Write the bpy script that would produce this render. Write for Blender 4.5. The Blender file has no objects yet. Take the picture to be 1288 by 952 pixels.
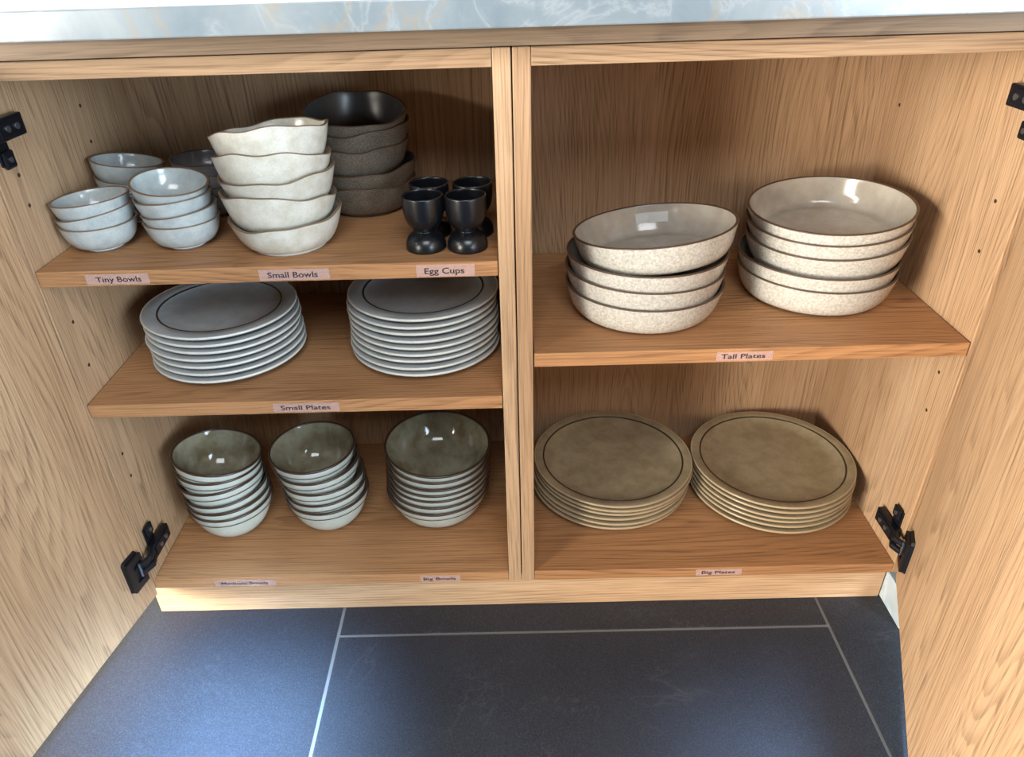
import bpy, bmesh, math, random
from mathutils import Vector, Matrix
from mathutils.bvhtree import BVHTree

scene = bpy.context.scene
COL = scene.collection
random.seed(7)

# ------------------------------------------------------------------ camera
PITCH, YAW, ROLL = 0.5480, -0.0127, 0.0314
FPX = 916.0
CAM = Vector((-0.0065, -0.7402, 0.7741))
cp, sp, cy_, sy_ = math.cos(PITCH), math.sin(PITCH), math.cos(YAW), math.sin(YAW)
fwd = Vector((sy_ * cp, cy_ * cp, -sp))
rgt = Vector((cy_, -sy_, 0))
dwn = fwd.cross(rgt)
r2 = rgt * math.cos(ROLL) + dwn * math.sin(ROLL)
d2 = -rgt * math.sin(ROLL) + dwn * math.cos(ROLL)
cam_data = bpy.data.cameras.new('camera')
cam_data.sensor_fit = 'HORIZONTAL'
cam_data.sensor_width = 36.0
cam_data.lens = FPX / 1288 * 36.0
cam_data.shift_x = (644 - 634.5) / 1288
cam_data.clip_start = 0.01
cam = bpy.data.objects.new('camera', cam_data)
COL.objects.link(cam)
m3 = Matrix((r2, -d2, -fwd)).transposed()
cam.matrix_world = Matrix.Translation(CAM) @ m3.to_4x4()
scene.camera = cam

# ------------------------------------------------------------------ world, daylight, exposure
world = bpy.data.worlds.new('world')
scene.world = world
world.use_nodes = True
bg = world.node_tree.nodes['Background']
bg.inputs['Color'].default_value = (0.78, 0.88, 1.0, 1)
bg.inputs['Strength'].default_value = 0.07


def area_light(name, loc, target, sx, sz, energy, color, spread=180):
    l = bpy.data.lights.new(name, 'AREA')
    l.shape = 'RECTANGLE'
    l.size, l.size_y = sx, sz
    l.energy = energy
    l.color = color
    o = bpy.data.objects.new(name, l)
    COL.objects.link(o)
    o.location = loc
    d = Vector(target) - Vector(loc)
    o.rotation_euler = d.to_track_quat('-Z', 'Z').to_euler()
    l.spread = math.radians(spread)
    return o


ZFLOOR = -0.0828
# daylight from the glazing behind the photographer, warm on the left, cool sky on the right
area_light('daylight_warm', (-1.95, -1.35, 0.70), (0.35, 0.10, 0.3), 0.9, 1.30, 122, (1.0, 0.94, 0.83))
area_light('daylight_cool', (1.55, -1.70, 0.74), (-0.35, 0.05, 0.25), 0.9, 1.20, 46, (0.68, 0.85, 1.0))
area_light('daylight_overhead', (0.12, -1.55, 1.78), (0.05, 0.0, 0.25), 1.0, 0.7, 15.5, (0.90, 0.95, 1.0))

# added tight beams standing in for the floor's light pools beside the photographer's shadow
area_light('added_beam_right', (0.80, -1.00, 2.1), (-0.385, -0.20, ZFLOOR), 0.20, 0.20, 2.1, (0.42, 0.68, 1.0), 8)
area_light('added_beam_left', (0.30, -1.20, 2.3), (0.36, -0.36, ZFLOOR), 0.22, 0.22, 1.1, (0.45, 0.70, 1.0), 10)

vs = scene.view_settings
vs.view_transform = 'Standard'
vs.look = 'None'
vs.exposure = 0.97
vs.gamma = 1.0
vs.use_curve_mapping = False


# ------------------------------------------------------------------ helpers
def srgb(r, g, b):
    def f(c):
        c /= 255.0
        return c / 12.92 if c <= 0.04045 else ((c + 0.055) / 1.055) ** 2.4
    return (f(r), f(g), f(b), 1.0)


def link_obj(name, mesh, mat=None, parent=None, smooth=False):
    if mat is not None:
        for mm in (mat if isinstance(mat, (list, tuple)) else [mat]):
            mesh.materials.append(mm)
    if smooth:
        for p in mesh.polygons:
            p.use_smooth = True
    o = bpy.data.objects.new(name, mesh)
    COL.objects.link(o)
    if parent is not None:
        o.parent = parent
    return o


def tag(o, label=None, cat=None, group=None, kind=None):
    if label: o['label'] = label
    if cat: o['category'] = cat
    if group: o['group'] = group
    if kind: o['kind'] = kind
    return o


def empty(name, loc=(0, 0, 0)):
    o = bpy.data.objects.new(name, None)
    o.empty_display_size = 0.05
    COL.objects.link(o)
    o.location = loc
    return o


def bm_box(bm, x0, x1, y0, y1, z0, z1, bev=0.0, seg=2):
    r = bmesh.ops.create_cube(bm, size=1.0)
    vsn = r['verts']
    for v in vsn:
        v.co = Vector(((x0 + x1) / 2 + v.co.x * (x1 - x0), (y0 + y1) / 2 + v.co.y * (y1 - y0), (z0 + z1) / 2 + v.co.z * (z1 - z0)))
    if bev > 0:
        es = list({e for v in vsn for e in v.link_edges})
        bmesh.ops.bevel(bm, geom=es, offset=bev, segments=seg, affect='EDGES', profile=0.5)


def box(name, x0, x1, y0, y1, z0, z1, mat, parent=None, bev=0.0008, seg=2):
    """box whose object origin sits at its centre"""
    c = Vector(((x0 + x1) / 2, (y0 + y1) / 2, (z0 + z1) / 2))
    bm = bmesh.new()
    bm_box(bm, x0 - c.x, x1 - c.x, y0 - c.y, y1 - c.y, z0 - c.z, z1 - c.z, bev, seg)
    me = bpy.data.meshes.new(name)
    bm.to_mesh(me)
    bm.free()
    o = link_obj(name, me, mat, parent)
    o.location = c
    return o


def bm_cyl(bm, p0, p1, r, n=16, r1=None):
    p0, p1 = Vector(p0), Vector(p1)
    d = p1 - p0
    q = d.to_track_quat('Z', 'Y').to_matrix().to_4x4()
    bmesh.ops.create_cone(bm, cap_ends=True, segments=n, radius1=r, radius2=r if r1 is None else r1, depth=d.length,
                          matrix=Matrix.Translation((p0 + p1) / 2) @ q)


def mesh_from_bm(name, bm):
    me = bpy.data.meshes.new(name)
    bmesh.ops.recalc_face_normals(bm, faces=bm.faces)
    bm.to_mesh(me)
    bm.free()
    return me


def prism(bm, pts, z0, z1):
    """extrude an xy outline between two heights"""
    a = [bm.verts.new((x, y, z0)) for x, y in pts]
    b = [bm.verts.new((x, y, z1)) for x, y in pts]
    n = len(pts)
    bm.faces.new(a[::-1]); bm.faces.new(b)
    for i in range(n):
        bm.faces.new((a[i], a[(i + 1) % n], b[(i + 1) % n], b[i]))


# ------------------------------------------------------------------ materials
class NT:
    def __init__(self, name):
        self.m = bpy.data.materials.new(name)
        self.m.use_nodes = True
        self.t = self.m.node_tree
        self.b = self.t.nodes['Principled BSDF']
        self.out = self.t.nodes['Material Output']

    def n(self, typ, **kw):
        nd = self.t.nodes.new(typ)
        for k, v in kw.items():
            if k in nd.inputs:
                nd.inputs[k].default_value = v
            else:
                setattr(nd, k, v)
        return nd

    def l(self, a, b):
        self.t.links.new(a, b)

    def noise(self, vec, scale, detail=4, rough=0.55, dist=0.0):
        nd = self.n('ShaderNodeTexNoise')
        nd.inputs['Scale'].default_value = scale
        nd.inputs['Detail'].default_value = detail
        nd.inputs['Roughness'].default_value = rough
        nd.inputs['Distortion'].default_value = dist
        if vec is not None:
            self.l(vec, nd.inputs['Vector'])
        return nd.outputs['Fac']

    def ramp(self, fac, stops):
        nd = self.n('ShaderNodeValToRGB')
        cr = nd.color_ramp
        while len(cr.elements) < len(stops):
            cr.elements.new(0.5)
        for e, (p, c) in zip(cr.elements, stops):
            e.position = p
            e.color = c if len(c) == 4 else (*c, 1)
        self.l(fac, nd.inputs['Fac'])
        return nd.outputs['Color']

    def mix(self, fac, a, b, mode='MIX'):
        nd = self.n('ShaderNodeMix', data_type='RGBA', blend_type=mode)
        if isinstance(fac, float):
            nd.inputs[0].default_value = fac
        else:
            self.l(fac, nd.inputs[0])
        for s, v in ((6, a), (7, b)):
            if isinstance(v, tuple):
                nd.inputs[s].default_value = v
            else:
                self.l(v, nd.inputs[s])
        return nd.outputs[2]

    def math(self, op, a, b=None):
        nd = self.n('ShaderNodeMath', operation=op)
        for i, v in enumerate((a, b)):
            if v is None: continue
            if isinstance(v, (int, float)):
                nd.inputs[i].default_value = v
            else:
                self.l(v, nd.inputs[i])
        return nd.outputs[0]

    def bump(self, h, strength, dist):
        nd = self.n('ShaderNodeBump')
        nd.inputs['Strength'].default_value = strength
        nd.inputs['Distance'].default_value = dist
        self.l(h, nd.inputs['Height'])
        self.l(nd.outputs['Normal'], self.b.inputs['Normal'])

    def objvec(self, scale, rnd=True):
        tc = self.n('ShaderNodeTexCoord')
        v = tc.outputs['Object']
        if rnd:
            oi = self.n('ShaderNodeObjectInfo')
            mul = self.math('MULTIPLY', oi.outputs['Random'], 17.0)
            add = self.n('ShaderNodeVectorMath', operation='ADD')
            self.l(v, add.inputs[0])
            cmb = self.n('ShaderNodeCombineXYZ')
            for i in range(3):
                self.l(mul, cmb.inputs[i])
            self.l(cmb.outputs[0], add.inputs[1])
            v = add.outputs[0]
        mp = self.n('ShaderNodeMapping')
        mp.inputs['Scale'].default_value = scale
        self.l(v, mp.inputs['Vector'])
        return mp.outputs['Vector']


def oak(name, axis, tint=1.0, freq=150.0, warm=1.0):
    """oak veneer; grain runs along local axis 0 (x) or 2 (z)"""
    t = NT(name)

    def sc(across, along):
        v = [across] * 3
        v[axis] = along
        return tuple(v)

    def col(r, g, b): return srgb(r * tint, g * tint * warm, b * tint * warm ** 2.2)
    broad = t.noise(t.objvec(sc(11, 0.9)), 1.0, 3, 0.5)
    flame = t.noise(t.objvec(sc(5.5, 0.8)), 1.0, 2, 0.5, 0.15)
    wobble = t.noise(t.objvec(sc(45, 2.2)), 1.0, 2, 0.5)
    # growth rings: near-parallel lines that a slow field bends into cathedral figures
    sep = t.n('ShaderNodeSeparateXYZ')
    t.l(t.objvec((1, 1, 1)), sep.inputs[0])
    a, b = [k for k in range(3) if k != axis]
    u = t.math('MULTIPLY', t.math('ADD', sep.outputs[a], sep.outputs[b]), freq)
    ph = t.math('ADD', u, t.math('ADD', t.math('MULTIPLY', flame, 46.0), t.math('MULTIPLY', wobble, 1.8)))
    rings = t.math('FRACT', ph)
    ringm = t.ramp(rings, [(0.0, (1, 1, 1)), (0.16, (0.8, 0.8, 0.8)), (0.48, (0.10, 0.10, 0.10)), (0.90, (0, 0, 0)), (1.0, (1, 1, 1))])
    amt = t.ramp(t.noise(t.objvec(sc(30, 2.0)), 1.0, 3, 0.6), [(0.32, (0.25, 0.25, 0.25)), (0.68, (1, 1, 1))])
    pores = t.noise(t.objvec(sc(480, 9.0)), 1.0, 3, 0.66)
    porem = t.ramp(pores, [(0.0, (0, 0, 0)), (0.47, (0, 0, 0)), (0.60, (1, 1, 1)), (1, (1, 1, 1))])
    c = t.ramp(broad, [(0.25, col(190, 151, 114)), (0.5, col(203, 165, 127)), (0.75, col(214, 178, 141))])
    dark = t.math('MULTIPLY', t.math('MULTIPLY', ringm, amt), t.math('ADD', t.math('MULTIPLY', porem, 0.55), 0.45))
    c = t.mix(t.math('MULTIPLY', dark, 0.66), c, col(92, 66, 46))
    c = t.mix(t.math('MULTIPLY', porem, 0.32), c, col(110, 80, 56))
    t.l(c, t.b.inputs['Base Color'])
    t.b.inputs['Roughness'].default_value = 0.55
    t.b.inputs['Specular IOR Level'].default_value = 0.3
    h = t.math('SUBTRACT', 1.0, t.math('ADD', t.math('MULTIPLY', porem, 0.4), dark))
    t.bump(h, 0.25, 0.0006)
    return t.m


def glaze(name, base, mottle, speck, rough=0.14, speck_amt=0.35, spec_scale=900, mot_scale=38, coat=0.0):
    t = NT(name)
    v = t.objvec((1, 1, 1))
    c = t.mix(t.ramp(t.noise(v, mot_scale, 4, 0.6), [(0.38, (0, 0, 0)), (0.66, (1, 1, 1))]), base, mottle)
    s = t.ramp(t.noise(v, spec_scale, 2, 0.5), [(0.55, (0, 0, 0)), (0.68, (1, 1, 1))])
    c = t.mix(t.math('MULTIPLY', s, speck_amt), c, speck)
    t.l(c, t.b.inputs['Base Color'])
    t.b.inputs['Roughness'].default_value = rough
    t.b.inputs['Specular IOR Level'].default_value = 0.5
    t.bump(t.noise(v, 60, 2, 0.5), 0.12, 0.0015)
    return t.m


def plain(name, col, rough=0.5, metal=0.0, spec=0.5):
    t = NT(name)
    v = t.objvec((1, 1, 1))
    f = t.noise(v, 120, 3, 0.6)
    c = t.mix(t.math('MULTIPLY', f, 0.25), col, tuple(x * 0.75 for x in col[:3]) + (1,))
    t.l(c, t.b.inputs['Base Color'])
    t.b.inputs['Roughness'].default_value = rough
    t.b.inputs['Metallic'].default_value = metal
    t.b.inputs['Specular IOR Level'].default_value = spec
    return t.m


def marble(name, k):
    t = NT(name)

    def srgb(r, g, b): return globals()['srgb'](min(255, r * k), min(255, g * k), min(255, b * k))
    v = t.objvec((1, 1, 1), False)
    cloud = t.noise(v, 7, 6, 0.6, 0.6)
    c = t.ramp(cloud, [(0.3, srgb(124, 138, 148)), (0.5, srgb(145, 156, 163)), (0.7, srgb(162, 170, 173))])
    veins = t.math('ABSOLUTE', t.math('SUBTRACT', t.noise(v, 11, 5, 0.6, 1.2), 0.5))
    vm = t.ramp(veins, [(0.0, (1, 1, 1)), (0.018, (0.4, 0.4, 0.4)), (0.05, (0, 0, 0))])
    c = t.mix(t.math('MULTIPLY', vm, 0.4), c, srgb(184, 190, 192))
    v2 = t.math('ABSOLUTE', t.math('SUBTRACT', t.noise(v, 4.2, 4, 0.6, 1.6), 0.5))
    vm2 = t.ramp(v2, [(0.0, (1, 1, 1)), (0.014, (0.3, 0.3, 0.3)), (0.035, (0, 0, 0))])
    c = t.mix(t.math('MULTIPLY', vm2, 0.4), c, srgb(170, 152, 122))
    t.l(c, t.b.inputs['Base Color'])
    t.b.inputs['Roughness'].default_value = 0.22
    return t.m


def slate():
    t = NT('slate_tile')
    v = t.objvec((1, 1, 1))
    c = t.ramp(t.noise(v, 5, 6, 0.65), [(0.3, srgb(28, 29, 33)), (0.7, srgb(37, 39, 45))])
    gr = t.noise(v, 620, 3, 0.75)
    c = t.mix(t.math('MULTIPLY', t.ramp(gr, [(0.46, (0, 0, 0)), (0.62, (1, 1, 1))]), 0.75), c, srgb(58, 63, 74))
    ve = t.math('ABSOLUTE', t.math('SUBTRACT', t.noise(v, 2.6, 5, 0.62, 1.0), 0.5))
    vm = t.ramp(ve, [(0.0, (1, 1, 1)), (0.004, (0.3, 0.3, 0.3)), (0.010, (0, 0, 0))])
    brk = t.ramp(t.noise(v, 6, 2), [(0.48, (0, 0, 0)), (0.62, (1, 1, 1))])
    c = t.mix(t.math('MULTIPLY', t.math('MULTIPLY', vm, brk), 0.10), c, srgb(120, 122, 126))
    t.l(c, t.b.inputs['Base Color'])
    t.b.inputs['Roughness'].default_value = 0.5
    t.b.inputs['Specular IOR Level'].default_value = 0.4
    t.bump(t.math('ADD', t.math('MULTIPLY', gr, 0.5), t.noise(v, 22, 5, 0.6)), 0.25, 0.0012)
    return t.m


OAK_V = oak('oak_upright', 2, 0.88, 150.0)
OAK_H = oak('oak_level', 0, 0.87, 135.0, 0.905)
OAK_DOOR = oak('oak_door', 2, 0.89, 100.0)
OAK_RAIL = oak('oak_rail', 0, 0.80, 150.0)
OAK_PLINTH = oak('oak_plinth', 0, 0.99, 170.0)
OAK_SHADED = oak('oak_shaded', 0, 0.50)  # oak darkened in colour, partly standing in for shade under the marble overhang
MARBLE = marble('marble', 0.76)
MARBLE_LIT = marble('marble_lit', 1.15)  # worktop marble again, lighter: stronger light on the end panel put into the colour
SLATE = slate()
GROUT = plain('grout', srgb(118, 116, 112), 0.9)
PLASTER = plain('plaster', srgb(238, 240, 242), 0.9)
BLACK = plain('black_steel', srgb(22, 24, 30), 0.35, 0.3)
SCREW = plain('screw_steel', srgb(150, 152, 158), 0.3, 0.9)
HOLE = plain('hole_dark', srgb(52, 34, 22), 0.9)
INK = plain('ink', srgb(48, 36, 44), 0.6)
SILVER = plain('silver_sticker', srgb(250, 249, 244), 0.12, 0.0)
RIM_BROWN = plain('rim_brown', srgb(82, 62, 48), 0.35)
RIM_TAN = plain('rim_tan', srgb(120, 98, 78), 0.35)
FOOT = plain('bare_clay', srgb(222, 216, 204), 0.7)

G_TINY = glaze('glaze_pale_blue', srgb(182, 188, 186), srgb(162, 170, 171), srgb(130, 128, 120), 0.16, 0.28, 900, 70)
G_GREY = glaze('glaze_dark_grey', srgb(118, 117, 120), srgb(104, 102, 105), srgb(140, 136, 130), 0.2, 0.25)
G_CREAM = glaze('glaze_cream', srgb(212, 210, 199), srgb(194, 189, 173), srgb(140, 122, 98), 0.2, 0.3, 1100, 60)
G_DARK = glaze('glaze_brown_speckle', srgb(98, 89, 78), srgb(80, 71, 61), srgb(186, 176, 158), 0.38, 0.6, 1300, 30)
G_DARK_IN = glaze('glaze_brown_well', srgb(62, 60, 61), srgb(54, 52, 53), srgb(96, 94, 92), 0.28, 0.5, 1300, 30)
G_EGG = glaze('glaze_black', srgb(11, 13, 18), srgb(14, 16, 21), srgb(20, 22, 27), 0.30, 0.2)
G_SPLATE = glaze('glaze_blue_grey', srgb(172, 177, 178), srgb(156, 161, 163), srgb(120, 118, 114), 0.28, 0.22)
G_BPLATE = glaze('glaze_olive', srgb(152, 139, 112), srgb(134, 121, 95), srgb(86, 74, 54), 0.17, 0.35)
G_CEL_OUT = glaze('glaze_celadon', srgb(205, 212, 204), srgb(190, 200, 192), srgb(150, 146, 132), 0.15, 0.2)
G_CEL_IN = glaze('glaze_celadon_well', srgb(134, 131, 112), srgb(108, 99, 76), srgb(80, 70, 52), 0.09, 0.25)
G_TALL_OUT = glaze('glaze_stone', srgb(204, 201, 192), srgb(172, 168, 159), srgb(140, 132, 120), 0.2, 0.35, 700, 300)
G_TALL_IN = glaze('glaze_stone_well', srgb(172, 164, 151), srgb(158, 148, 135), srgb(120, 110, 96), 0.14, 0.2)

# ------------------------------------------------------------------ dimensions
XL, XR = -0.5252, 0.5266           # inner faces of the outer side panels
T = 0.018
D = 0.315                          # inner depth
Z2, Z1, ZR = 0.2978, 0.4721, 0.3550
ZT, ZT2 = 0.6669, 0.6839
ZB = -0.0174
ZF = -0.0828

# ------------------------------------------------------------------ floor
floor = box('floor', -2.6, 2.6, -2.8, 0.42, ZF - 0.03, ZF - 0.0015, GROUT, bev=0)
tag(floor, kind='structure')
XA, XB, YH = -0.2666, 0.4377, -0.0369
GW = 0.0022
TW = XB - XA
for k, off in ((-3, 0.34), (-2, -0.62), (-1, 0.20), (0, YH), (1, 0.30), (2, -0.4), (3, 0.1)):
    x0 = XA + k * TW + GW
    x1 = XA + (k + 1) * TW - GW
    x0c, x1c = max(x0, -2.6), min(x1, 2.6)
    y = off
    edges = [y]
    while edges[-1] < 0.42: edges.append(edges[-1] + 1.05)
    while edges[0] > -2.8: edges.insert(0, edges[0] - 1.05)
    for a, b in zip(edges[:-1], edges[1:]):
        a2, b2 = max(a + GW, -2.8), min(b - GW, 0.42)
        if b2 - a2 < 0.02: continue
        tl = box('tile', x0c, x1c, a2, b2, ZF - 0.010, ZF, SLATE, bev=0.0007)
        mw = tl.location.copy()
        tl.parent = floor
        tl.location = mw - floor.location
wall = box('wall_back', -2.6, 2.6, 0.42, 0.47, ZF, 2.4, PLASTER, bev=0)
tag(wall, kind='structure')


# ------------------------------------------------------------------ lettering on the shelves
def lettering(body, x, z, width, height, y, parent, wide=(0, 0)):
    """raised-by-a-hair print on a strip of tape; x,z = left edge and middle of the words"""
    cu = bpy.data.curves.new('lettering', 'FONT')
    cu.body = body
    cu.size = 1.0
    cu.extrude = 0.0
    cu.offset = 0.012
    cu.resolution_u = 3
    tmp = bpy.data.objects.new('lettering_tmp', cu)
    COL.objects.link(tmp)
    bpy.context.view_layer.update()
    dg = bpy.context.evaluated_depsgraph_get()
    me = bpy.data.meshes.new_from_object(tmp.evaluated_get(dg))
    bpy.data.objects.remove(tmp)
    bpy.data.curves.remove(cu)
    xs = [v.co.x for v in me.vertices]
    ys = [v.co.y for v in me.vertices]
    w0, w1 = min(xs), max(xs)
    cap = 0.70
    for v in me.vertices:
        v.co = Vector(((v.co.x - w0) / (w1 - w0) * width, 0.0, (v.co.y - cap / 2) / cap * height))
    me.name = 'lettering'
    me.materials.clear()
    o = link_obj('lettering', me, INK, parent)
    o.location = Vector((x, y, z)) - parent.matrix_world.translation
    return o


def tape_mat():
    t = NT('tape')
    v = t.objvec((1, 1, 1))
    c = t.mix(t.noise(v, 90, 3), srgb(224, 190, 176), srgb(206, 172, 166))
    t.l(c, t.b.inputs['Base Color'])
    t.b.inputs['Roughness'].default_value = 0.25
    tr = t.n('ShaderNodeBsdfTransparent')
    mx = t.n('ShaderNodeMixShader')
    mx.inputs[0].default_value = 0.38
    t.l(tr.outputs[0], mx.inputs[1])
    t.l(t.b.outputs[0], mx.inputs[2])
    t.l(mx.outputs[0], t.out.inputs['Surface'])
    return t.m


TAPE = tape_mat()


def label_strip(shelf, words, x0, x1, tx0, tx1, zc, h, cap):
    bpy.context.view_layer.update()
    s = box('label_tape', x0, x1, -0.00045, -0.00002, zc - h / 2, zc + h / 2, TAPE, bev=0)
    s.parent = shelf
    s.location = s.location - shelf.location
    s['label'] = 'clear pinkish tape label reading ' + words
    t = lettering(words, tx0, zc, tx1 - tx0, cap, -0.0006, shelf)
    t['label'] = 'dark printed words ' + words
    return s


# ------------------------------------------------------------------ cabinets
def child_box(name, *a, parent, mat, bev=0.0008):
    o = box(name, *a, mat, bev=bev)
    o.parent = parent
    o.location = o.location - parent.location
    return o


def make_hinge(parent, side, zc, door_o, door_d, door_n):
    """concealed hinge: arm and cross plate on the side panel, cup on the door. side -1 left, +1 right"""
    root = empty('hinge', (0, 0, 0))
    root.parent = parent
    root['label'] = 'black steel concealed cabinet hinge with arm, mounting plate and door cup'
    xw = XL if side < 0 else XR
    s = 1 if side < 0 else -1          # direction away from the panel

    def X(d): return xw + s * d
    wing = 1 if zc < 0.3 else -1
    # mounting plate with one wing
    bm = bmesh.new()
    bm_box(bm, min(X(0.0003), X(0.0025)), max(X(0.0003), X(0.0025)), 0.012, 0.032, zc + min(-0.011, wing * 0.036), zc + max(0.011, wing * 0.036), 0.001)
    for dz in (wing * 0.030,):
        bm_box(bm, min(X(0.0025), X(0.0065)), max(X(0.0025), X(0.0065)), 0.013, 0.031, zc + dz - 0.009, zc + dz + 0.009, 0.0022, 2)
    link_obj('mounting_plate', mesh_from_bm('mounting_plate', bm), BLACK, root)
    # arm body
    bm = bmesh.new()
    bm_box(bm, min(X(0.0027), X(0.0120)), max(X(0.0027), X(0.0120)), 0.004, 0.0565, zc - 0.0112, zc + 0.0112, 0.0018)
    bm_box(bm, min(X(0.0121), X(0.0134)), max(X(0.0121), X(0.0134)), 0.010, 0.050, zc - 0.0080, zc + 0.0080, 0.0006)
    link_obj('arm', mesh_from_bm('arm', bm), BLACK, root)
    # screws
    for yy, zz, dd in ((0.024, 0, 0.0135), (0.040, 0, 0.0135)):
        bm = bmesh.new()
        bm_cyl(bm, (X(dd), yy, zc + zz), (X(dd + 0.0012), yy, zc + zz), 0.0034, 14)
        link_obj('screw', mesh_from_bm('screw', bm), SCREW, root)
    for dz in (wing * 0.030,):
        bm = bmesh.new()
        bm_cyl(bm, (X(0.0066), 0.022, zc + dz), (X(0.0076), 0.022, zc + dz), 0.0030, 14)
        link_obj('screw', mesh_from_bm('screw', bm), SCREW, root)
    # cup plate on the door face
    o, d, n = Vector(door_o), Vector(door_d).normalized(), Vector(door_n).normalized()
    up = Vector((0, 0, 1))

    def W(a, b, c): return o + d * a + n * b + up * c
    bm = bmesh.new()
    outl = [(0.009, -0.018), (0.013, -0.0285), (0.038, -0.0285), (0.041, -0.025), (0.041, 0.025), (0.038, 0.0285), (0.013, 0.0285), (0.009, 0.018)]
    lo = [bm.verts.new(W(a, 0.0003, zc + c)) for a, c in outl]
    hi = [bm.verts.new(W(0.025 + (a - 0.025) * 0.94, 0.0045, zc + c * 0.96)) for a, c in outl]
    bm.faces.new(lo); bm.faces.new(hi)
    for i in range(8):
        bm.faces.new((lo[i], lo[(i + 1) % 8], hi[(i + 1) % 8], hi[i]))
    # cup wall standing on the plate
    for a0, a1, c0, c1 in ((0.030, 0.0395, -0.025, 0.025), (0.011, 0.030, 0.015, 0.025), (0.011, 0.030, -0.025, -0.015)):
        vb = [bm.verts.new(W(a, b, zc + c)) for b in (0.0046, 0.0085) for a, c in ((a0, c0), (a1, c0), (a1, c1), (a0, c1))]
        for f in ((0, 1, 2, 3), (4, 5, 6, 7), (0, 1, 5, 4), (1, 2, 6, 5), (2, 3, 7, 6), (3, 0, 4, 7)):
            bm.faces.new([vb[k] for k in f])
    bm_cyl(bm, W(0.022, 0.0046, zc), W(0.022, 0.0066, zc), 0.0075, 20)
    link_obj('cup', mesh_from_bm('cup', bm), BLACK, root)
    # linkage between cup and arm
    p_cup = W(0.020, 0.0085, zc)
    p_arm = Vector((X(0.0080), 0.0075, zc))
    mid = (p_cup + p_arm) / 2 + Vector((s * 0.006, 0, 0))
    for dz in (-0.0065, 0.0065):
        bm = bmesh.new()
        for a, b in ((p_cup, mid), (mid, p_arm)):
            bm_cyl(bm, a + up * dz, b + up * dz, 0.0046, 10)
        bmesh.ops.create_uvsphere(bm, u_segments=8, v_segments=6, radius=0.0048, matrix=Matrix.Translation(mid + up * dz))
        link_obj('link', mesh_from_bm('link', bm), BLACK, root)
    bm = bmesh.new()
    bm_cyl(bm, p_cup - up * 0.011, p_cup + up * 0.011, 0.0022, 10)
    link_obj('pin', mesh_from_bm('pin', bm), SCREW, root)
    return root


def make_door(parent, origin, d, n_in, width, z0, z1):
    """door leaf: origin = hinge-side edge of the inner face, d along the width, n_in = inner face normal"""
    d = Vector(d).normalized(); n = Vector(n_in).normalized()
    bm = bmesh.new()
    bm_box(bm, -width / 2, width / 2, 0.0, T, -(z1 - z0) / 2, (z1 - z0) / 2, 0.001)
    me = mesh_from_bm('door', bm)
    o = link_obj('door', me, OAK_DOOR, parent)
    c = Vector(origin) + d * (width / 2)
    # local x = d, local y = -n (thickness away from the inside), local z up
    yv = -n
    xv = d
    if xv.cross(yv).z < 0:
        xv = -xv
    M = Matrix((xv, yv, Vector((0, 0, 1)))).transposed().to_4x4()
    o.matrix_local = Matrix.Translation(Vector((c.x, c.y, (z0 + z1) / 2)) - parent.location) @ M
    return o


def holes(parent, xw, s, pts):
    for (yy, zz) in pts:
        bm = bmesh.new()
        bm_cyl(bm, (xw - s * 0.002, yy, zz), (xw + s * 0.0003, yy, zz), 0.0023, 12)
        o = link_obj('peg_hole', mesh_from_bm('peg_hole', bm), HOLE, parent)
        o.location = -parent.location


cab_l = empty('kitchen_cabinet', (0, 0, 0))
tag(cab_l, 'left oak base cabinet unit with two shelves and its door open wide', 'cabinet', 'oak base cabinets')
cab_r = empty('kitchen_cabinet', (0, 0, 0))
tag(cab_r, 'right oak base cabinet unit with one shelf and its door half open', 'cabinet', 'oak base cabinets')


def carcass(root, x_in0, x_in1):
    ps = []
    for a, b in ((x_in0 - T, x_in0 - 0.0004), (x_in1 + 0.0004, x_in1 + T)):
        ps.append(child_box('side_panel', a, b, 0.0, D + 0.012, ZB, ZT2, parent=root, mat=OAK_V, bev=0.0012))
    bp = child_box('bottom_panel', x_in0, x_in1, 0.0, D, ZB, 0.0, parent=root, mat=OAK_H)
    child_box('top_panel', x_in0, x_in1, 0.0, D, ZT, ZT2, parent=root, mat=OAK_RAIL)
    child_box('back_panel', x_in0, x_in1, D + 0.0003, D + 0.012, ZB, ZT2, parent=root, mat=OAK_V, bev=0)
    return ps, bp


G = 0.0007
sl, bot_l = carcass(cab_l, XL, -T - G)
sr, bot_r = carcass(cab_r, T + G, XR)
shelf1 = child_box('shelf', XL + 0.0005, -T - G - 0.0005, 0.0, D - 0.004, Z1 - T, Z1, parent=cab_l, mat=OAK_H)
shelf2 = child_box('shelf', XL + 0.0005, -T - G - 0.0005, 0.0, D - 0.004, Z2 - T, Z2, parent=cab_l, mat=OAK_H)
shelf3 = child_box('shelf', T + G + 0.0012, XR - 0.0008, 0.0, D - 0.004, ZR - T, ZR, parent=cab_r, mat=OAK_H)
holes(sl[0], XL - 0.0004, 1, [(0.1936, 0.609), (0.193, 0.5665), (0.0351, 0.569), (0.0340, 0.5365), (0.0335, 0.3952), (0.0332, 0.3364), (0.0335, 0.2), (0.0342, 0.1624)])
holes(sr[1], XR + 0.0004, -1, [(0.0394, 0.510), (0.0388, 0.4522), (0.293, 0.562), (0.039, 0.292), (0.039, 0.235)])

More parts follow.
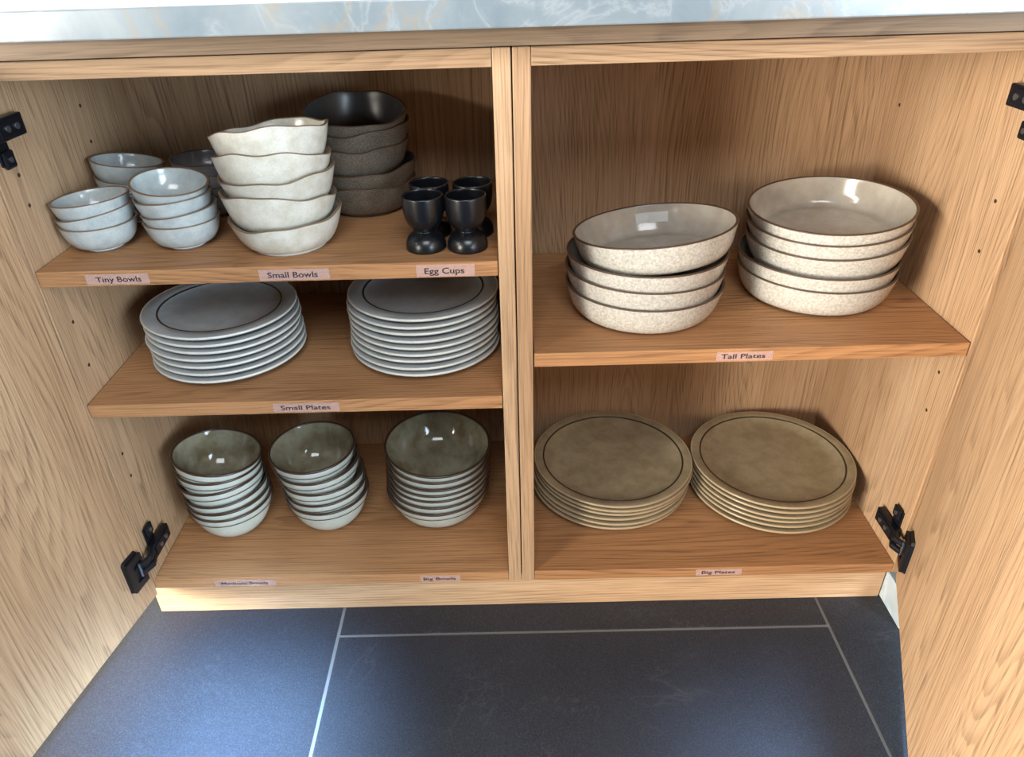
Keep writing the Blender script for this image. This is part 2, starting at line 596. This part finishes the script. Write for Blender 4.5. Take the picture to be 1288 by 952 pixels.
DZ0, DZ1 = -0.0235, 0.6835
oL, dL, nL = (-0.5245, -0.0045, 0), (-0.192, -0.981, 0), (0.981, -0.192, 0)
oR, dR, nR = (0.5335, -0.0015, 0), (-0.377, -0.926, 0), (-0.926, 0.377, 0)
make_door(cab_l, oL, dL, nL, 0.538, DZ0, DZ1)
make_door(cab_r, oR, dR, nR, 0.538, DZ0, DZ1)
for zc in (0.046, 0.6185):
    make_hinge(cab_l, -1, zc, oL, dL, nL)
    make_hinge(cab_r, 1, zc, oR, dR, nR)

# words on the shelf edges: tape x-range, word x-range, middle height
label_strip(shelf1, 'Tiny Bowls', -0.4715, -0.4020, -0.4605, -0.4105, Z1 - 0.0098, 0.0120, 0.0062)
label_strip(shelf1, 'Small Bowls', -0.2810, -0.2035, -0.2715, -0.2165, Z1 - 0.0098, 0.0128, 0.0066)
label_strip(shelf1, 'Egg Cups', -0.1085, -0.0445, -0.0995, -0.0560, Z1 - 0.0098, 0.0140, 0.0068)
label_strip(shelf2, 'Small Plates', -0.2985, -0.2180, -0.2895, -0.2290, Z2 - 0.0095, 0.0125, 0.0062)
label_strip(bot_l, 'Medium Bowls', -0.4405, -0.3535, -0.4310, -0.3635, -0.0100, 0.0118, 0.0056)
label_strip(bot_l, 'Big Bowls', -0.1450, -0.0880, -0.1405, -0.0945, -0.0098, 0.0112, 0.0054)
label_strip(shelf3, 'Tall Plates', 0.2330, 0.2990, 0.2385, 0.2900, ZR - 0.0098, 0.0120, 0.0062)
label_strip(bot_r, 'Big Plates', 0.2480, 0.3130, 0.2560, 0.3035, -0.0090, 0.0115, 0.0054)

plinth = box('plinth_board', XL - T, 0.5300, 0.0150, 0.0300, ZF, ZB - 0.0002, OAK_PLINTH)
tag(plinth, 'pale oak plinth board under both cabinets on the slate floor', 'plinth')

# ------------------------------------------------------------------ worktop
bm = bmesh.new()
prof = [(-0.030, 0.6885), (-0.030, 0.7040), (0.40, 0.7040), (0.40, ZT2 + 0.0002), (0.012, ZT2 + 0.0002), (0.012, 0.6885)]
a = [bm.verts.new((-0.95, y, z)) for y, z in prof]
b = [bm.verts.new((0.95, y, z)) for y, z in prof]
bm.faces.new(a); bm.faces.new(b[::-1])
for i in range(len(prof)):
    bm.faces.new((a[i], b[i], b[(i + 1) % len(prof)], a[(i + 1) % len(prof)]))
fas = link_obj('fascia_board', mesh_from_bm('fascia_board', bm), OAK_SHADED)
tag(fas, 'dark oak board toned for overhang shade, running between the cabinets and the marble worktop', 'board')
wt = box('worktop', -0.95, 0.95, -0.044, 0.41, 0.7042, 0.7290, MARBLE, bev=0.0015)
tag(wt, 'pale grey-blue marble worktop with ochre veins above the cabinets', 'worktop')
bm = bmesh.new()
bm_box(bm, 0.552, 0.58, -0.045, 0.41, -0.031, 0.6880, 0.001)
bm_box(bm, 0.5325, 0.58, -0.045, 0.41, ZF, -0.0312, 0.001)
leg = link_obj('marble_end_panel', mesh_from_bm('marble_end_panel', bm), MARBLE_LIT)
tag(leg, 'marble end panel tinted as brightly lit, meeting the floor beside the right door', 'end panel')


# ------------------------------------------------------------------ crockery
def smooth_profile(pts, n=4):
    """Catmull-Rom through (r, z) points"""
    out = []
    P = [pts[0]] + list(pts) + [pts[-1]]
    for i in range(1, len(P) - 2):
        p0, p1, p2, p3 = P[i - 1], P[i], P[i + 1], P[i + 2]
        for k in range(n):
            t = k / n
            out.append(tuple(0.5 * ((2 * p1[j]) + (-p0[j] + p2[j]) * t + (2 * p0[j] - 5 * p1[j] + 4 * p2[j] - p3[j]) * t * t
                                    + (-p0[j] + 3 * p1[j] - 3 * p2[j] + p3[j]) * t ** 3) for j in (0, 1)))
    out.append(pts[-1])
    return out


def lathe_mesh(name, outer, inner, seg=72, wave=None, mats=None, hmax=None):
    """outer profile from centre-bottom to rim, inner from rim to centre; wave(theta) lifts the rim"""
    prof = outer + inner
    nz = len(prof)
    H = hmax or max(z for r, z in prof)
    verts, faces, mi = [], [], []
    for i in range(seg):
        th = 2 * math.pi * i / seg
        w, q = wave(th) if wave else (0.0, 1.0)
        c, s = math.cos(th), math.sin(th)
        for (r, z) in prof:
            k = max(0.0, z / H) ** 2
            rr = r * (1 + (q - 1) * k)
            verts.append((rr * c, rr * s, z + w * k))
    for i in range(seg):
        j = (i + 1) % seg
        for k in range(nz - 1):
            faces.append((i * nz + k, j * nz + k, j * nz + k + 1, i * nz + k + 1))
            mi.append(0 if k < len(outer) else 1)
    faces.append(tuple(i * nz for i in range(seg))[::-1]); mi.append(0)
    faces.append(tuple(i * nz + nz - 1 for i in range(seg))); mi.append(1)
    me = bpy.data.meshes.new(name)
    me.from_pydata(verts, [], faces)
    for m in mats or []:
        me.materials.append(m)
    for p, k in zip(me.polygons, mi):
        p.material_index = min(k, len(me.materials) - 1)
        p.use_smooth = True
    me.update()
    return me


def ring_mesh(name, R, z, a, b, seg=72, wave=None, H=None, n=8, tilt=0.0):
    """ring of elliptical section a (radial) x b (vertical)"""
    verts, faces = [], []
    for i in range(seg):
        th = 2 * math.pi * i / seg
        w, q = wave(th) if wave else (0.0, 1.0)
        for k in range(n):
            ph = 2 * math.pi * k / n
            rr = R * q + a * math.cos(ph)
            verts.append((rr * math.cos(th), rr * math.sin(th), z + w + b * math.sin(ph)))
    for i in range(seg):
        j = (i + 1) % seg
        for k in range(n):
            l = (k + 1) % n
            faces.append((i * n + k, j * n + k, j * n + l, i * n + l))
    me = bpy.data.meshes.new(name)
    me.from_pydata(verts, [], faces)
    for p in me.polygons: p.use_smooth = True
    return me


class Kind:
    """a kind of dish: meshes for the body and its own-looking parts"""
    def __init__(self, name, cat, body, parts, H, coll):
        self.name, self.cat, self.body, self.parts, self.H, self.coll = name, cat, body, parts, H, coll


def bowl_kind(name, cat, R, H, rf, t, shape, m_out, m_in, rim_mat, rim_r, foot_mat=None, waves=None, seg=72, band=False):
    """shape: list of (fraction of R, fraction of H) for the outer wall between foot and rim"""
    fh = 0.0035
    outer = [(0.0001, fh * 0.6), (rf * 0.82, fh * 0.6), (rf * 0.86, 0.0), (rf, 0.0), (rf * 1.0, fh)]
    outer += smooth_profile([(rf * 1.04, fh + 0.0004)] + [(a * R, b * H) for a, b in shape], 4)
    inner_pts = [(a * R - t, b * H + t * 0.10) for a, b in shape][::-1]
    inner = smooth_profile([(R - t * 0.92, H)] + inner_pts[1:] + [(rf * 0.86, fh + t * 1.0), (rf * 0.4, fh + t * 0.75), (0.0002, fh + t * 0.7)], 4)
    ks = []
    for w in (waves or [None]):
        body = lathe_mesh(name, outer, inner, seg, w, [m_out, m_in], H)
        parts = [('rim', ring_mesh('rim', R - t * 0.48, H, t * 0.60, rim_r, seg, w), rim_mat)]
        if foot_mat is not None:
            parts.append(('foot_ring', ring_mesh('foot_ring', rf * 0.93, 0.0014, rf * 0.085, 0.0013, 48), foot_mat))
        if band:
            parts.append(('glaze_line', ring_mesh('glaze_line', R * 0.987, H - band, 0.0006, 0.0006, seg), RIM_BROWN))
        coll = lathe_mesh('coll', outer, inner, 40, w, [], H)
        ks.append(Kind(name, cat, body, parts, H, coll))
    return ks


def plate_kind(name, cat, R, H, rf, t, flange, depth, m_out, m_in, rim_mat, line_mat, seg=96):
    ri = R - flange
    outer = [(0.0001, 0.0022), (rf * 0.9, 0.0022), (rf * 0.92, 0.0), (rf, 0.0), (rf * 1.01, 0.0025)]
    outer += smooth_profile([(rf * 1.03, 0.003), (ri * 0.97, H - t - 0.0045), (ri * 1.02, H - t - 0.0015), (R - 0.004, H - t), (R, H - t * 0.5)], 3)
    inner = [(R - 0.0008, H - 0.0004), (R - 0.0030, H)]
    inner += [(R - flange * 0.5, H - 0.0009), (ri + 0.0012, H - 0.0012)]
    inner += smooth_profile([(ri - 0.0004, H - 0.0030), (ri - 0.006, H - 0.0030 - depth * 0.45), (ri - 0.020, H - 0.003 - depth), (ri * 0.5, H - 0.0034 - depth), (0.0002, H - 0.0030 - depth)], 3)
    body = lathe_mesh(name, outer, inner, seg, None, [m_out, m_in], H)
    parts = [('rim', ring_mesh('rim', R - 0.0010, H - t * 0.30, 0.0014, t * 0.34, seg), rim_mat),
             ('glaze_line', ring_mesh('glaze_line', ri, H - 0.0018, 0.0014, 0.0009, seg), line_mat)]
    coll = lathe_mesh('coll', outer, inner, 48, None, [], H)
    return [Kind(name, cat, body, parts, H, coll)]


RIM_DARK = plain('rim_dark_brown', srgb(58, 42, 32), 0.3)
RIM_PALE = plain('rim_pale', srgb(206, 206, 198), 0.25)
RIM_OLIVE = plain('rim_olive_tan', srgb(170, 150, 120), 0.28)
LINE_DARK = plain('line_dark', srgb(50, 38, 28), 0.35)

SH_MED = [(0.62, 0.13), (0.78, 0.34), (0.895, 0.62), (0.965, 0.87), (1.0, 1.0)]
SH_BIG = [(0.62, 0.13), (0.79, 0.34), (0.90, 0.62), (0.968, 0.87), (1.0, 1.0)]
SH_TINY = [(0.72, 0.19), (0.87, 0.43), (0.945, 0.70), (0.982, 0.9), (1.0, 1.0)]
SH_TALL = [(0.86, 0.12), (0.925, 0.34), (0.962, 0.62), (0.988, 0.87), (1.0, 1.0)]
SH_SMALL = [(0.77, 0.15), (0.87, 0.38), (0.94, 0.67), (0.983, 0.9), (1.0, 1.0)]


def lobes(*rbl):
    """rim waves from heights (mm) at right, back, left and front"""
    res = []
    for r_, b_, l_, f_, p_ in rbl:
        c0, a1, b1, a2 = (r_ + b_ + l_ + f_) / 4000, (r_ - l_) / 2000, (b_ - f_) / 2000, (r_ + l_ - b_ - f_) / 4000

        def w(th, c0=c0, a1=a1, b1=b1, a2=a2, p=p_):
            return (c0 + a1 * math.cos(th) + b1 * math.sin(th) + a2 * math.cos(2 * th) + 0.0011 * math.cos(5 * th + p) + 0.0008 * math.cos(8 * th + 2 * p),
                    1 + 0.010 * math.cos(3 * th + p))
        res.append(w)
    return res


CREAM_WAVES = lobes((0, 2, -4, -5, 0.3), (-4, 3, 2, 5, 1.9), (0, 0, -3, -2, 3.1), (0, 5, 0, 8, 4.4), (2, 5, 0, 9, 5.2))
DARK_WAVES = lobes((-2, 1, 0, -1, 0.9), (4, 0, -2, -2, 2.2), (1, 1, 0, -1, 3.9), (4, 0, -2, -1, 5.0), (-1, 4, 1, -2, 1.1))
K_TINY = bowl_kind('tiny_bowl', 'bowl', 0.0425, 0.032, 0.0205, 0.0026, SH_TINY, G_TINY, G_TINY, RIM_TAN, 0.0007, FOOT)
K_GREY = bowl_kind('tiny_bowl', 'bowl', 0.0425, 0.032, 0.0205, 0.0026, SH_TINY, G_GREY, G_GREY, RIM_BROWN, 0.0007, None)
K_CREAM = bowl_kind('small_bowl', 'bowl', 0.0635, 0.041, 0.042, 0.0032, SH_SMALL, G_CREAM, G_CREAM, RIM_TAN, 0.0008, FOOT, CREAM_WAVES)
K_DARK = bowl_kind('small_bowl', 'bowl', 0.0640, 0.041, 0.042, 0.0032, SH_SMALL, G_DARK, G_DARK_IN, RIM_BROWN, 0.0008, None, DARK_WAVES)
K_MED = bowl_kind('medium_bowl', 'bowl', 0.0625, 0.059, 0.029, 0.0030, SH_MED, G_CEL_OUT, G_CEL_IN, RIM_DARK, 0.0019, None, band=0.0105)
K_BIG = bowl_kind('big_bowl', 'bowl', 0.0785, 0.056, 0.036, 0.0030, SH_BIG, G_CEL_OUT, G_CEL_IN, RIM_DARK, 0.0019, None, band=0.0095)
K_TALL = bowl_kind('tall_plate', 'plate', 0.0995, 0.0405, 0.073, 0.0030, SH_TALL, G_TALL_OUT, G_TALL_IN, RIM_BROWN, 0.0010, None, seg=96)
K_SPL = plate_kind('small_plate', 'plate', 0.0985, 0.0150, 0.062, 0.0050, 0.0200, 0.0042, G_SPLATE, G_SPLATE, RIM_PALE, LINE_DARK)
K_BPL = plate_kind('big_plate', 'plate', 0.1240, 0.0180, 0.078, 0.0058, 0.0145, 0.0062, G_BPLATE, G_BPLATE, RIM_OLIVE, LINE_DARK)


def tilt_matrix(x, y, z, tx, ty, rot):
    n = Vector((tx, ty, 1)).normalized()
    q = Vector((0, 0, 1)).rotation_difference(n)
    return Matrix.Translation((x, y, z)) @ q.to_matrix().to_4x4() @ Matrix.Rotation(rot, 4, 'Z')


def world_bvh(kind, M):
    vs_ = [M @ v.co for v in kind.coll.vertices]
    return BVHTree.FromPolygons(vs_, [tuple(p.vertices) for p in kind.coll.polygons]), min(v.z for v in vs_)


def place_dish(kind, M, label, group):
    o = bpy.data.objects.new(kind.name, kind.body)
    COL.objects.link(o)
    o.matrix_world = M
    tag(o, label, kind.cat, group)
    for nm, me, mat in kind.parts:
        if not me.materials:
            me.materials.append(mat)
        c = bpy.data.objects.new(nm, me)
        COL.objects.link(c)
        c.parent = o
    return o


ORD = ['topmost', 'second from top', 'third from top', 'fourth from top', 'fifth from top', 'sixth from top', 'seventh from top', 'eighth from top', 'ninth from top']


def stack(kinds, zbase, items, what, where, group):
    """items bottom-up: (x, y, tiltx, tilty, rim z): centre of the rim. A dish that would cut the one below is raised until it rests on it."""
    prev = None
    n = len(items)
    objs = []
    for i, it in enumerate(items):
        x, y, tx, ty = it[:4]
        zt = it[4] if len(it) > 4 else None
        kd = kinds[i % len(kinds)]
        rot = random.uniform(0, 6.28) if len(kinds) == 1 else 0.0
        nn = Vector((tx, ty, 1)).normalized() * kd.H

        def mat(zr):
            return tilt_matrix(x - nn.x, y - nn.y, zr - nn.z, tx, ty, rot)
        if prev is None:
            z = zbase + 0.0002 + kd.H
        else:
            def hit(zr):
                b, _ = world_bvh(kd, mat(zr))
                return bool(b.overlap(prev))
            z = zprev + kd.H + 0.03
            step = 0.0015
            while z > zprev and not hit(z - step):
                z -= step
            a_, b_ = z - step, z
            for _ in range(4):
                m_ = (a_ + b_) / 2
                if hit(m_): a_ = m_
                else: b_ = m_
            z = b_ + 0.0001
            if VERBOSE: print('STACK %-30s %d target %s rest %.4f' % (group[:30], n - 1 - i, zt, z))
            if zt is not None and zt > z:
                z = min(zt, z + 0.004)
        M = mat(z)
        prev, _ = world_bvh(kd, M)
        zprev = z
        k = n - 1 - i
        pos = 'bottom one' if k == n - 1 else ORD[k]
        objs.append(place_dish(kd, M, '%s, %s of the %s' % (what, pos, where), group))
    return objs


VERBOSE = False
rj = random.Random(5)


def jit(a): return rj.uniform(-a, a)


# tiny bowls, upper left shelf
stack(K_TINY, Z1, [(-0.4825, 0.078, 0, 0), (-0.4830, 0.078, -0.13, 0.0, 0.512), (-0.4835, 0.078, -0.06, 0.02, 0.5277)],
      'small pale blue-grey bowl', 'stack nearest the left door', 'tiny bowls in the front left stack')
stack(K_TINY, Z1, [(-0.3848, 0.078, 0, 0), (-0.3845, 0.078, -0.09, 0, 0.513), (-0.3880, 0.078, -0.04, 0, 0.522), (-0.3885, 0.079, 0.12, -0.10, 0.5384)],
      'small pale blue-grey bowl', 'stack beside the cream bowls', 'tiny bowls in the front centre stack')
stack(K_TINY, Z1, [(-0.480, 0.178, 0, 0), (-0.480, 0.178, 0.02, 0.0), (-0.480, 0.178, 0.13, 0.05), (-0.480, 0.178, 0.15, 0.08, 0.546)],
      'small pale blue-grey bowl', 'stack behind, against the left panel', 'tiny bowls in the rear left stack')
stack(K_GREY, Z1, [(-0.387, 0.19, 0, 0), (-0.387, 0.19, 0.03, 0.0), (-0.387, 0.19, -0.03, 0.05), (-0.387, 0.19, 0.05, 0.0, 0.549)],
      'small dark grey bowl', 'stack behind the pale bowls', 'dark grey bowls at the back')
# small bowls
stack(K_CREAM, Z1, [(-0.2610, 0.070, 0, 0), (-0.2637, 0.070, 0.0, 0.07, 0.535), (-0.2613, 0.070, -0.03, 0.02, 0.5538), (-0.2639, 0.070, 0.0, 0.11, 0.5717), (-0.2624, 0.070, -0.06, 0.09, 0.5918)],
      'cream wavy-rimmed bowl', 'stack in the middle of the top shelf', 'cream small bowls')
stack(K_DARK, Z1, [(-0.1886, 0.196, 0, 0), (-0.1859, 0.196, 0.0, 0, 0.522), (-0.1934, 0.196, 0.0, 0.0, 0.5421), (-0.1911, 0.196, 0.0, 0.0, 0.5635), (-0.1921, 0.196, 0.03, -0.10, 0.5827)],
      'speckled dark brown bowl', 'stack behind the cream bowls', 'dark speckled small bowls')
# small plates, middle left shelf
stack(K_SPL, Z2, [(-0.3842 - 0.0072 * (i / 6) + jit(.0015), 0.1233 + 0.0149 * (i / 6) + jit(.001), 0.0 if i < 3 else 0.018, 0) for i in range(7)],
      'blue-grey rimmed side plate', 'pile near the left panel', 'small plates in the left pile')
stack(K_SPL, Z2, [(-0.1210 - 0.0008 * (i / 8) + jit(.0012), 0.1275 + 0.012 * (i / 8) + jit(.001), 0, 0) for i in range(9)],
      'blue-grey rimmed side plate', 'pile beside the centre post', 'small plates in the right pile')
# medium bowls and big bowls, bottom left
stack(K_MED, 0.0, [(-0.4398, 0.114, 0, 0), (-0.4402, 0.114, -0.02, 0, 0.0671), (-0.4412, 0.114, -0.035, 0, 0.0749), (-0.4434, 0.114, -0.04, 0.05, 0.1078), (-0.4418, 0.114, 0.05, 0.05, 0.1243), (-0.4405, 0.114, 0.16, 0.07, 0.136)],
      'celadon bowl with brown rim', 'stack in the bottom left corner', 'medium bowls in the left stack')
stack(K_MED, 0.0, [(-0.2934, 0.124, 0, 0), (-0.2947, 0.124, -0.03, 0.0, 0.0719), (-0.2957, 0.124, -0.02, 0.06, 0.0958), (-0.3000, 0.124, -0.03, 0.0, 0.1138), (-0.3041, 0.124, 0.0, -0.03, 0.1344)],
      'celadon bowl with brown rim', 'middle stack on the cabinet bottom', 'medium bowls in the right stack')
stack(K_BIG, 0.0, [(-0.1251, 0.136, 0, 0), (-0.1237, 0.136, 0.01, 0, 0.0687), (-0.1226, 0.136, 0, 0.01, 0.0792), (-0.1220, 0.136, 0, 0, 0.0911), (-0.1211, 0.136, 0.01, -0.02, 0.1034), (-0.1206, 0.136, 0.02, -0.03, 0.1181), (-0.1204, 0.136, 0.04, -0.05, 0.1303)],
      'wide celadon bowl with brown rim', 'stack beside the centre post', 'big bowls')
# tall plates, right shelf
tl = stack(K_TALL, ZR, [(0.1644, 0.118, 0, 0), (0.1634, 0.118, 0.01, 0.02, 0.4200), (0.1650, 0.118, -0.01, 0.02, 0.4363), (0.1715, 0.120, -0.105, 0.085, 0.4606)],
           'deep stone-glazed plate', 'pile beside the centre post', 'tall plates in the left pile')
stack(K_TALL, ZR, [(0.3953, 0.153, 0, 0), (0.3940, 0.153, 0.0, 0.0, 0.407), (0.4005, 0.156, -0.062, -0.05, 0.4419), (0.3993, 0.155, -0.062, -0.05, 0.465), (0.3987, 0.1545, -0.062, -0.05, 0.4739)],
      'deep stone-glazed plate', 'pile against the right panel', 'tall plates in the right pile')
# big plates, bottom right
stack(K_BPL, 0.0, [(0.1470 + 0.0006 * i + jit(.002), 0.186 + jit(.002), 0.004 * (i % 2), 0.004) for i in range(6)],
      'olive stoneware dinner plate', 'pile beside the centre post', 'big plates in the left pile')
stack(K_BPL, 0.0, [(0.3995 + jit(.001), 0.173 + 0.0006 * i + jit(.002), 0.0, 0.004) for i in range(6)],
      'olive stoneware dinner plate', 'pile against the right panel', 'big plates in the right pile')

# silver sticker inside the topmost tilted plate
bm = bmesh.new()
R0 = 0.0995 * 0.968 - 0.0040
n = 10
top, bot = [], []
for k in range(n + 1):
    th = math.radians(90 - 8 + (k / n - 0.5) * 27)
    for lst, zz, rr in ((bot, 0.018, R0 - 0.0022), (top, 0.031, R0 + 0.0012)):
        lst.append(((rr) * math.cos(th), (rr) * math.sin(th), zz))
vb = [bm.verts.new(p) for p in bot]; vt = [bm.verts.new(p) for p in top]
for k in range(n):
    bm.faces.new((vb[k], vb[k + 1], vt[k + 1], vt[k]))
r = bmesh.ops.solidify(bm, geom=bm.faces[:], thickness=0.0004)
st = link_obj('sticker', mesh_from_bm('sticker', bm), SILVER)
st.parent = tl[-1]
q = tl[-1].matrix_world.to_quaternion()
# undo the dish's own turn so the sticker faces the viewer
mw = tl[-1].matrix_world
xa = mw.to_3x3() @ Vector((1, 0, 0))
st.rotation_euler = (0, 0, -math.atan2(xa.y, xa.x))
st['label'] = 'shiny clear sticker on the inner wall'

# ------------------------------------------------------------------ egg cups
eo = [(0.0001, 0.0015), (0.0185, 0.0012), (0.0195, 0.0), (0.0222, 0.0)]
eo += smooth_profile([(0.0227, 0.0012), (0.0222, 0.0080), (0.0190, 0.0150), (0.0130, 0.0195), (0.0108, 0.0212), (0.0128, 0.0232), (0.0180, 0.0290), (0.0213, 0.0365), (0.0228, 0.0460), (0.0229, 0.0560), (0.0227, 0.0606)], 3)
ei = smooth_profile([(0.0220, 0.0614), (0.0207, 0.0606), (0.0208, 0.0540), (0.0205, 0.0450), (0.0188, 0.0380), (0.0150, 0.0320), (0.0090, 0.0285), (0.0002, 0.0275)], 3)
egg_body = lathe_mesh('egg_cup', eo, ei, 56, None, [G_EGG, G_EGG], 0.0614)
egg_parts = [('foot_ring', ring_mesh('foot_ring', 0.0211, 0.0011, 0.0012, 0.0010, 48), FOOT)]
K_EGG = Kind('egg_cup', 'egg cup', egg_body, egg_parts, 0.0614, egg_body)
for x, y, lab in ((-0.1003, 0.0440, 'black footed egg cup, front left of the four'), (-0.0530, 0.0415, 'black footed egg cup, front right of the four by the post'),
                  (-0.0970, 0.0905, 'black footed egg cup, back left of the four'), (-0.0470, 0.0885, 'black footed egg cup, back right of the four by the post')):
    place_dish(K_EGG, Matrix.Translation((x, y, Z1 + 0.0002)), lab, 'black egg cups on the top shelf')
